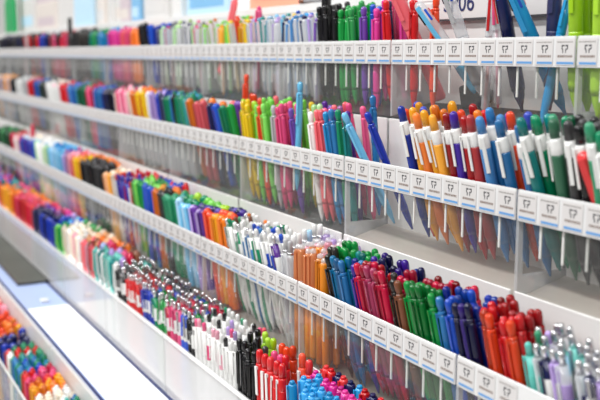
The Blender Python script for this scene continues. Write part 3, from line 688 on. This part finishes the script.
section(4, 'royal', 176, 184, 'rollerball_pen', ['royal'], **T4, rowcols=[['royal'], ['royal', 'crimson'], ['crimson', 'pink'], ['crimson']])
section(4, 'black and green', 184, 193, 'rollerball_pen', ['black'], **T4, rowcols=[['black', 'green'], ['green', 'emerald'], ['royal', 'emerald'], ['crimson']])
section(4, 'pink dotted', 193, 206, 'rollerball_pen', ['pink'], style=['white', 'dot'], **T4, rowcols=[['pink', 'pale_pink'], ['black', 'emerald'], ['emerald', 'black'], ['crimson', 'emerald']])
section(4, 'white and lavender', 206, 220, 'rollerball_pen', ['lavender'], style=['white', 'dot'], **T4, rowcols=[['pale_pink', 'white', 'black'], ['lavender', 'pink'], ['pink', 'lavender'], ['black', 'emerald']])
section(4, 'black dotted white', 220, 236, 'rollerball_pen', ['black'], style='dot', **T4, rowcols=[['black', 'white'], ['black', 'grey'], ['lavender', 'white'], ['pink', 'coral']])
section(4, 'glossy black', 236, 252, 'click_pen', ['black'], ncol=2, nrow=3, fw=(0, 4), rowcols=[['black'], ['black'], ['black', 'black', 'lime']], lift=(0, .010))
section(4, 'red and white', 252, 284, 'ballpoint_pen', ['red'], style='solid', ncol=2, nrow=3, fw=(0, 3), ul=(-1, 1), rowcols=[['red'], ['red', 'pink'], ['red_orange', 'red']], lift=(0, .006), drop=.3)
section(4, 'cyan', 284, 420, 'fineliner', ['cyan', 'cyan', 'sky', 'magenta'], ncol=2, nrow=4, fw=(0, 3), drop=.1, lift=(-.006, -.002), rowcols=[['cyan'], ['cyan', 'sky'], ['cyan', 'magenta'], ['red', 'cyan', 'navy']])

# ---- bottom shelf (further out, beyond the white ledge) -----------------------
def x5(y):  # image row on the tray's back edge -> column of that spot measured on the front rim
    a, b = .4, 6
    for _ in range(50):
        m = (a+b)/2
        if proj(m, TW[5]+.028, TZ[5]+.04)[1] < y: b = m
        else: a = m
    return proj(a, TW[5], TZ[5])[0]
Y5 = [('far cream', 290, 308, ['cream', 'coral', 'pale_pink']), ('golden orange', 308, 323, ['orange', 'golden', 'red_orange']), ('navy blue', 323, 341, ['navy', 'blue', 'navy']),
      ('red and green', 341, 350, ['red', 'emerald', 'emerald', 'white']), ('teal', 350, 364, ['teal', 'royal', 'emerald', 'steel']), ('crimson', 364, 375, ['crimson', 'red', 'pink']),
      ('orange', 375, 385, ['orange', 'golden']), ('cream', 385, 392, ['cream', 'white', 'cream']), ('teal dotted', 392, 404, ['teal', 'emerald', 'pale_teal', 'steel']), ('pale lavender', 404, 440, ['white', 'lavender', 'pale_pink'])]
for nm, ya, yb, cs in Y5:
    section(5, nm, x5(ya), x5(yb), 'marker_pen' if nm in ('navy blue', 'golden orange') else 'fineliner', cs, ncol=2, nrow=4, fw=(0, 4), drop=.06)

# ------------------------------------------------------------------ instantiate
bykind = {}
for p in PENS:
    c = p['base']+p['dir']*.115; x, y, zc = proj(c.x, -c.y, c.z-EYE); p['zc'] = zc
    tp = p['base']+p['dir']*.137; bx = proj(p['base'].x, -p['base'].y, p['base'].z-EYE); tx = proj(tp.x, -tp.y, tp.z-EYE)
    if max(bx[0], tx[0]) < -8 or min(bx[0], tx[0]) > 606 or min(bx[1], tx[1]) > 405: continue
    bykind.setdefault(p['al'], []).append(p)
ROWN = {5: ['front', 'second', 'third', 'fourth', 'back'], 2: ['front', 'back'], 3: ['front', 'middle', 'back'], 4: ['front', 'second', 'third', 'back']}
DISP = {k: k.replace('_', ' ') for k in PAL}
DISP.update(royal='bright blue', steel='mid blue', sky='light blue', cyan='cyan blue', emerald='deep green', golden='golden', violet='violet', charcoal='charcoal', red_orange='orange-red', lime_green='light green', amber='amber')
keep, rest = [], []
for kd, ps in bykind.items():
    ps.sort(key=lambda p: p['zc']); keep += ps[:300]; rest += ps[300:]
secs = {}
for p in keep: secs.setdefault((p['sec'], p['row']), []).append(p)
nrow_of = {}
for (s, r) in secs: nrow_of[s] = max(nrow_of.get(s, 0), (r or 0)+1)
for (s, r), ps in secs.items():
    ps.sort(key=lambda p: -p['u'])
    for j, p in enumerate(ps):
        if p['desc']: p['label'] = p['desc']; continue
        nr = nrow_of[s]
        rw = '' if nr < 2 else ROWN[nr][r]+' row, '
        p['label'] = f"{DISP[p['c']]} {NICE[p['al']]}, {ordn(j+1)}, {rw}{s}"
        if len(p['label'].split()) > 15: print('LONG', p['label'])
PROTO = {}
for p in keep:
    q = p['dir'].to_track_quat('Z', 'Y') @ Quaternion((0, 0, 1), p['spin'])
    # keep the clip turned towards the aisle (+Y) before the spin
    zax = p['dir']; yax = (Vector((0, 1, 0))-zax*zax.y).normalized(); xax = yax.cross(zax)
    q = Matrix((xax, yax, zax)).transposed().to_quaternion() @ Quaternion((0, 0, 1), p['spin'])
    cs = colours(p['kind'], p['c'], p['style'], p['lv'])
    cat = {'highlighter': 'highlighter', 'marker_pen': 'marker', 'lower_marker': 'marker', 'mechanical_pencil': 'pencil'}.get(p['al'], 'pen')
    if p['desc'] or p['zc'] < 1.45:
        key = p['kind']
        if key not in PROTO:
            root = bpy.data.objects.new(p['kind'], None); root.empty_display_size = .01
            PROTO[key] = (root, [(bpy.data.objects.new(nm, me), role) for nm, me, role in NEAR[key]])
        r0, parts = PROTO[key]
        o = r0.copy(); o.name = p['al']; C.objects.link(o)
        for po, role in parts:
            c = po.copy(); C.objects.link(c); c.parent = o
            c.material_slots[0].link = 'OBJECT'; c.material_slots[0].material = cs[role]
    else:
        me, used = FAR[p['kind']]
        key = p['kind']+'*'
        if key not in PROTO: PROTO[key] = bpy.data.objects.new(p['kind'], me)
        o = PROTO[key].copy(); o.name = p['al']; C.objects.link(o); setmats(o, [cs[r] for r in used])
    o.scale = p['sc']; o.location = p['base']; o.rotation_mode = 'QUATERNION'; o.rotation_quaternion = q
    tag(o, p['label'], cat, f"{NICE[p['al']]}s in {p['sec']}" if not p['desc'] else None)
print('PENS', {k: len(v) for k, v in bykind.items()}, len(keep), len(rest))
PLUR = {'click_pen': 'click_pens', 'gel_pen': 'gel_pens', 'fineliner': 'fineliners', 'marker_pen': 'marker_pens', 'rollerball_pen': 'rollerball_pens', 'ballpoint_pen': 'ballpoint_pens', 'mechanical_pencil': 'mechanical_pencils', 'multicolor_pen': 'multicolor_pens', 'highlighter': 'highlighters'}
PLUR = {k: k+'s' for k in NICE}
sk = {}
for p in rest: sk.setdefault(p['al'], []).append(p)
for kd, ps in sk.items():
    b0, used = FARRAW[ps[0]['kind']]; b = MB(); mats = []
    for p in ps:
        cs = colours(p['kind'], p['c'], p['style'], p['lv'])
        zax = p['dir']; yax = (Vector((0, 1, 0))-zax*zax.y).normalized(); xax = yax.cross(zax)
        R = Matrix((xax, yax, zax)).transposed() @ Matrix.Rotation(p['spin'], 3, 'Z'); off = len(b.v)
        b.v += [tuple(R @ Vector((v[0]*p['sc'][0], v[1]*p['sc'][1], v[2]*p['sc'][2]))+p['base']) for v in b0.v]; b.f += [tuple(i+off for i in f) for f in b0.f]; b.sm += b0.sm
        mp = []
        for r in used:
            if cs[r] not in mats: mats.append(cs[r])
            mp.append(mats.index(cs[r]))
        b.m += [mp[i] for i in b0.m]
    o = link(PLUR[kd], b.mesh(PLUR[kd]), mats)
    tag(o, f'blurred mass of small {NICE[kd]}s crowding the far left ends of the shelves', 'pens', None, 'stuff')

# ------------------------------------------------------------------ ledge between the fourth and the bottom shelf
LZ = TZ[4]-BH
def on_plane(px, py, z):   # where a pixel's ray meets the horizontal plane z
    r = Vector((math.sin(YAW), math.cos(YAW))); f = Vector((math.cos(YAW), -math.sin(YAW)))
    a, b = (px-300)/F_PX, (200-py)/F_PX
    up, fo = b*math.cos(PITCH)-math.sin(PITCH), b*math.sin(PITCH)+math.cos(PITCH)
    k = z/up
    return k*(fo*math.cos(YAW)-a*math.sin(YAW)), k*(fo*math.sin(YAW)+a*math.cos(YAW))
LM, LH = .3485, .0425
ls = empty('shelf_liner', P(2.0, LM, LZ)); tag(ls, 'pale blue printed liner with navy edges lying along the ledge under the fourth shelf', 'shelf liner')
link('liner_sheet', MB().box(-1.4, 1.6, -LH, LH, -.0008, .0004).mesh('liner_sheet'), [M['paleblue']], ls)
for y0, y1 in ((-LH, -LH+.0065), (LH-.0050, LH)):
    link('navy_border', MB().box(-1.4, 1.6, y0, y1, .0004, .0007).mesh('navy_border'), [M['navyedge']], ls)['label'] = 'navy printed border'
uj = on_plane(30, 310, LZ)[0]
wc = link('white_card', MB().box(0, uj-.35, -LH+.0068, LH-.0065, .0008, .0018, 0).mesh('white_card'), [M['whitecard']], None, P(.35, LM, LZ))
tag(wc, 'long blank white card lying on the ledge below the fourth shelf trays', 'card')
ul_, wl_ = on_plane(18, 287, LZ); ur_, wr_ = on_plane(50, 282, LZ)
ua_, ub_ = (ul_+ur_)/2, 3.6; hl = (ub_-ua_)/2; hw = min((wr_-wl_)/2, .034)
dm = empty('display_mat', P((ua_+ub_)/2, (wl_+wr_)/2, LZ+.0008))
tag(dm, 'dark grey rectangular mat lying on the pale blue ledge at the far left', 'mat')
link('mat_sheet', MB().box(-hl+.004, hl, -hw+.003, hw-.003, 0, .003, 0, .0006).mesh('mat_sheet'), [M['mat']], dm)
rim = MB().box(-hl, -hl+.004, -hw, hw, 0, .004).box(-hl+.004, hl, hw-.003, hw, 0, .004).box(-hl+.004, hl, -hw, -hw+.003, 0, .004)
link('mat_rim', rim.mesh('mat_rim'), [M['black']], dm)['label'] = 'black rim'
uq, wq = on_plane(47, 305, LZ); wk = link('card_clip', MB().box(-.006, .006, -.007, .007, 0, .006, 0, .0015).mesh('card_clip'), [M['white']], None, P(uq+.02, wq, LZ+.0008))
tag(wk, 'small white clip lying just beyond the end of the long white card', 'clip')

# ------------------------------------------------------------------ header ledge above the top shelf
rail = link('front_rail', MB().box(.26, 3.74, -.6225, -.6195, EYE+.0567, EYE+.0680, 0, .0006).mesh('front_rail'), [M['white']])
rail.name = 'ledge_rail'; tag(rail, 'long white lip running along the ledge above the top shelf', 'shelf rail')
HZ = .0568
def pack(x0, x1, w, h, body, head, label, kind='refill_pack', th=.012, headh=.25):
    ua, ub = u_at(x1, w, HZ+.05), u_at(x0, w, HZ+.05); o = empty(kind, P((ua+ub)/2, w, HZ)); tag(o, label, 'pack'); q = (ub-ua)/2
    link('pouch', MB().box(-q, q, -th, 0, 0, h*(1-headh), 0, min(.003, q*.4)).mesh('pouch'), [M[body]], o)
    link('header_card', MB().box(-q*.98, q*.98, -th*.62, -th*.38, h*(1-headh)-.004, h, 0, .0005).mesh('header_card'), [M[head]], o)
    link('print_band', MB().box(-q*.8, q*.8, 0, .0006, h*.2, h*.4, 0).mesh('print_band'), [M[head]], o)
def post(x, w, label, wd=.012, h=.16):
    u = u_at(x, w, HZ+.05); b = MB().box(-wd/2, wd/2, -.10, 0, 0, h, 0, .0008).box(-wd/2-.004, wd/2+.004, -.10, 0, 0, .002)
    o = link('shelf_divider', b.mesh('shelf_divider'), [M['white']], None, P(u, w, HZ)); tag(o, label, 'shelf divider', 'white dividers on the header ledge')
for k in ('pack_green', 'pack_blue', 'pack_sky', 'pack_orange', 'pack_grey', 'pack_beige'): pass
M['pk_green'] = mat('pack_green', lin('17a05a'), .35); M['pk_sky'] = mat('pack_sky', lin('bcdcef'), .4); M['pk_blue'] = mat('pack_blue', lin('7fb6de'), .4)
M['pk_orange'] = mat('pack_orange', lin('f8a98c'), .4); M['pk_grey'] = mat('pack_grey', lin('d6d4d2'), .4); M['pk_beige'] = mat('pack_beige', lin('dcd3cc'), .4); M['pk_mauve'] = mat('pack_mauve', lin('cbbcc2'), .4)
pack(5, 14, .630, .16, 'pk_green', 'pk_green', 'green upright pack standing at the far left on the header ledge')
pack(20, 34, .66, .16, 'pk_grey', 'pk_sky', 'pale grey pack right of the green pack on the header ledge')
pack(36, 56, .66, .13, 'pk_beige', 'pk_mauve', 'beige and mauve pack between pale packs on the header ledge')
pack(58, 74, .66, .15, 'pk_grey', 'pk_grey', 'plain light grey pack left of the pale blue pack')
pack(74, 92, .655, .15, 'pk_sky', 'pk_sky', 'pale blue pack left of the first white divider on the header ledge')
pack(97, 104, .67, .13, 'pk_beige', 'pk_grey', 'narrow greyish pack touching the first white divider')
post(109, .640, 'white divider between the pale blue and the mixed packs on the header ledge')
pack(113, 121, .655, .12, 'pk_grey', 'pk_beige', 'narrow grey pack just right of the first white divider')
pack(120, 129, .655, .11, 'pk_mauve', 'pk_beige', 'mauve pack left of the small deep blue one')
pack(131, 139, .650, .11, 'pk_blue', 'pk_sky', 'small deep blue pack on the header ledge')
pack(144, 167, .66, .14, 'pk_grey', 'pk_grey', 'wide light grey pack left of the broad white divider')
post(176, .640, 'broad white divider left of the light blue pack on the header ledge', wd=.05)
pack(186, 228, .650, .13, 'pk_sky', 'pk_blue', 'wide light blue pack right of the broad white divider', headh=.4)
pack(249, 303, .650, .13, 'pk_orange', 'pk_orange', 'wide salmon orange pack above the clear capped pens')
# pencil lying on the lip
ux0, ux1 = u_at(337, .6205, .070), u_at(300, .6205, .070)
pen = empty('lying_pencil', P(ux0, .6210, .0680+.0037)); pen.rotation_euler = (0, PI/2, 0)
tag(pen, 'thin dark pencil with a brown end lying on the white lip above the top shelf', 'pencil')
Lp = ux1-ux0
link('shaft', bar([(.0034, .02), (.0034, Lp*.86)], 6).mesh('shaft'), [M['grey']], pen)
link('tip', bar([(.0005, 0), (.0034, .02)], 6).mesh('tip'), [M['charcoal']], pen)
link('end_cap', bar([(.0036, Lp*.86), (.0036, Lp)], 8).mesh('end_cap'), [M['brown']], pen)
# shelf signs hanging in front of the header ledge
def plate(x0, x1, z0, label, text=None):
    w = .6100; ua, ub = u_at(x1, w, .04), u_at(x0, w, .04); q = (ub-ua)/2
    o = empty('shelf_sign', P((ua+ub)/2, w, z0)); tag(o, label, 'sign', 'white signs on the header ledge')
    link('sign_plate', MB().box(-q, q, -.003, 0, .0016, .11, 0, .0005).mesh('sign_plate'), [M['card']], o)
    link('bottom_edge', MB().box(-q, q, -.0034, .0005, 0, .0018).mesh('bottom_edge'), [M['ink']], o)['label'] = 'dark bottom edge'
    link('mounting_hook', MB().box(-q*.8, q*.8, -.0085, -.003, .090, .096).mesh('mounting_hook'), [M['white']], o)
    return o, q
s1, q1 = plate(434, 487, .034, 'white sign reading SP06 behind the clear pens above the top shelf')
s2, q2 = plate(489, 640, .034, 'plain white sign right of the lettered one above the top shelf')
cu = bpy.data.curves.new('sign_text', 'FONT'); cu.body = 'SP06'; cu.size = .0268; cu.extrude = .0002; cu.align_x = 'CENTER'
to = bpy.data.objects.new('lettering', cu); C.objects.link(to); cu.materials.append(M['navyedge'])
dg = bpy.context.evaluated_depsgraph_get(); me = bpy.data.meshes.new_from_object(to.evaluated_get(dg)); bpy.data.objects.remove(to)
to = bpy.data.objects.new('lettering', me); C.objects.link(to); to.parent = s1
to.rotation_euler = (PI/2, 0, PI); to.location = (.0015, .0004, .0095)

ub_ = u_at(466, TW[1]+.026, TZ[1]-.06)
bb = MB().box(-.017, .017, -.008, .008, 0, .024, 0, .002); th = math.radians(14)
bb.v = [(x*math.cos(th)+z*math.sin(th), y, -x*math.sin(th)+z*math.cos(th)+.0043) for x, y, z in bb.v]
blk = link('eraser_block', bb.mesh('eraser_block'), [M['foam']], None, P(ub_, TW[1]+.040, TZ[1]-BH+.0095))
tag(blk, 'dark grey block lying tilted inside the top shelf tray under the price labels', 'eraser')
# ------------------------------------------------------------------ light
def area(name, loc, sx, sy, power, rot=(0, 0, 0), col=(1, 1, 1)):
    l = bpy.data.lights.new(name, 'AREA'); l.shape = 'RECTANGLE'; l.size = sx; l.size_y = sy; l.energy = power; l.color = col
    o = bpy.data.objects.new(name, l); C.objects.link(o); o.location = loc; o.rotation_euler = rot; return o
for i, x in enumerate((-.6, .9, 2.4, 3.9)):
    area('ceiling_lamp', (x, .45, 2.86), 1.2, .16, 35)
    area('ceiling_lamp', (x, 1.9, 2.86), 1.2, .16, 35)
W = bpy.data.worlds.new('World'); bpy.context.scene.world = W; W.use_nodes = True
W.node_tree.nodes['Background'].inputs[0].default_value = (1, .99, .98, 1); W.node_tree.nodes['Background'].inputs[1].default_value = .40
sc = bpy.context.scene
sc.view_settings.view_transform = 'Standard'; sc.view_settings.look = 'None'; sc.view_settings.gamma = 1; sc.view_settings.use_curve_mapping = False
sc.view_settings.exposure = -.55
sc.cycles.transparent_max_bounces = 32; sc.cycles.max_bounces = 8
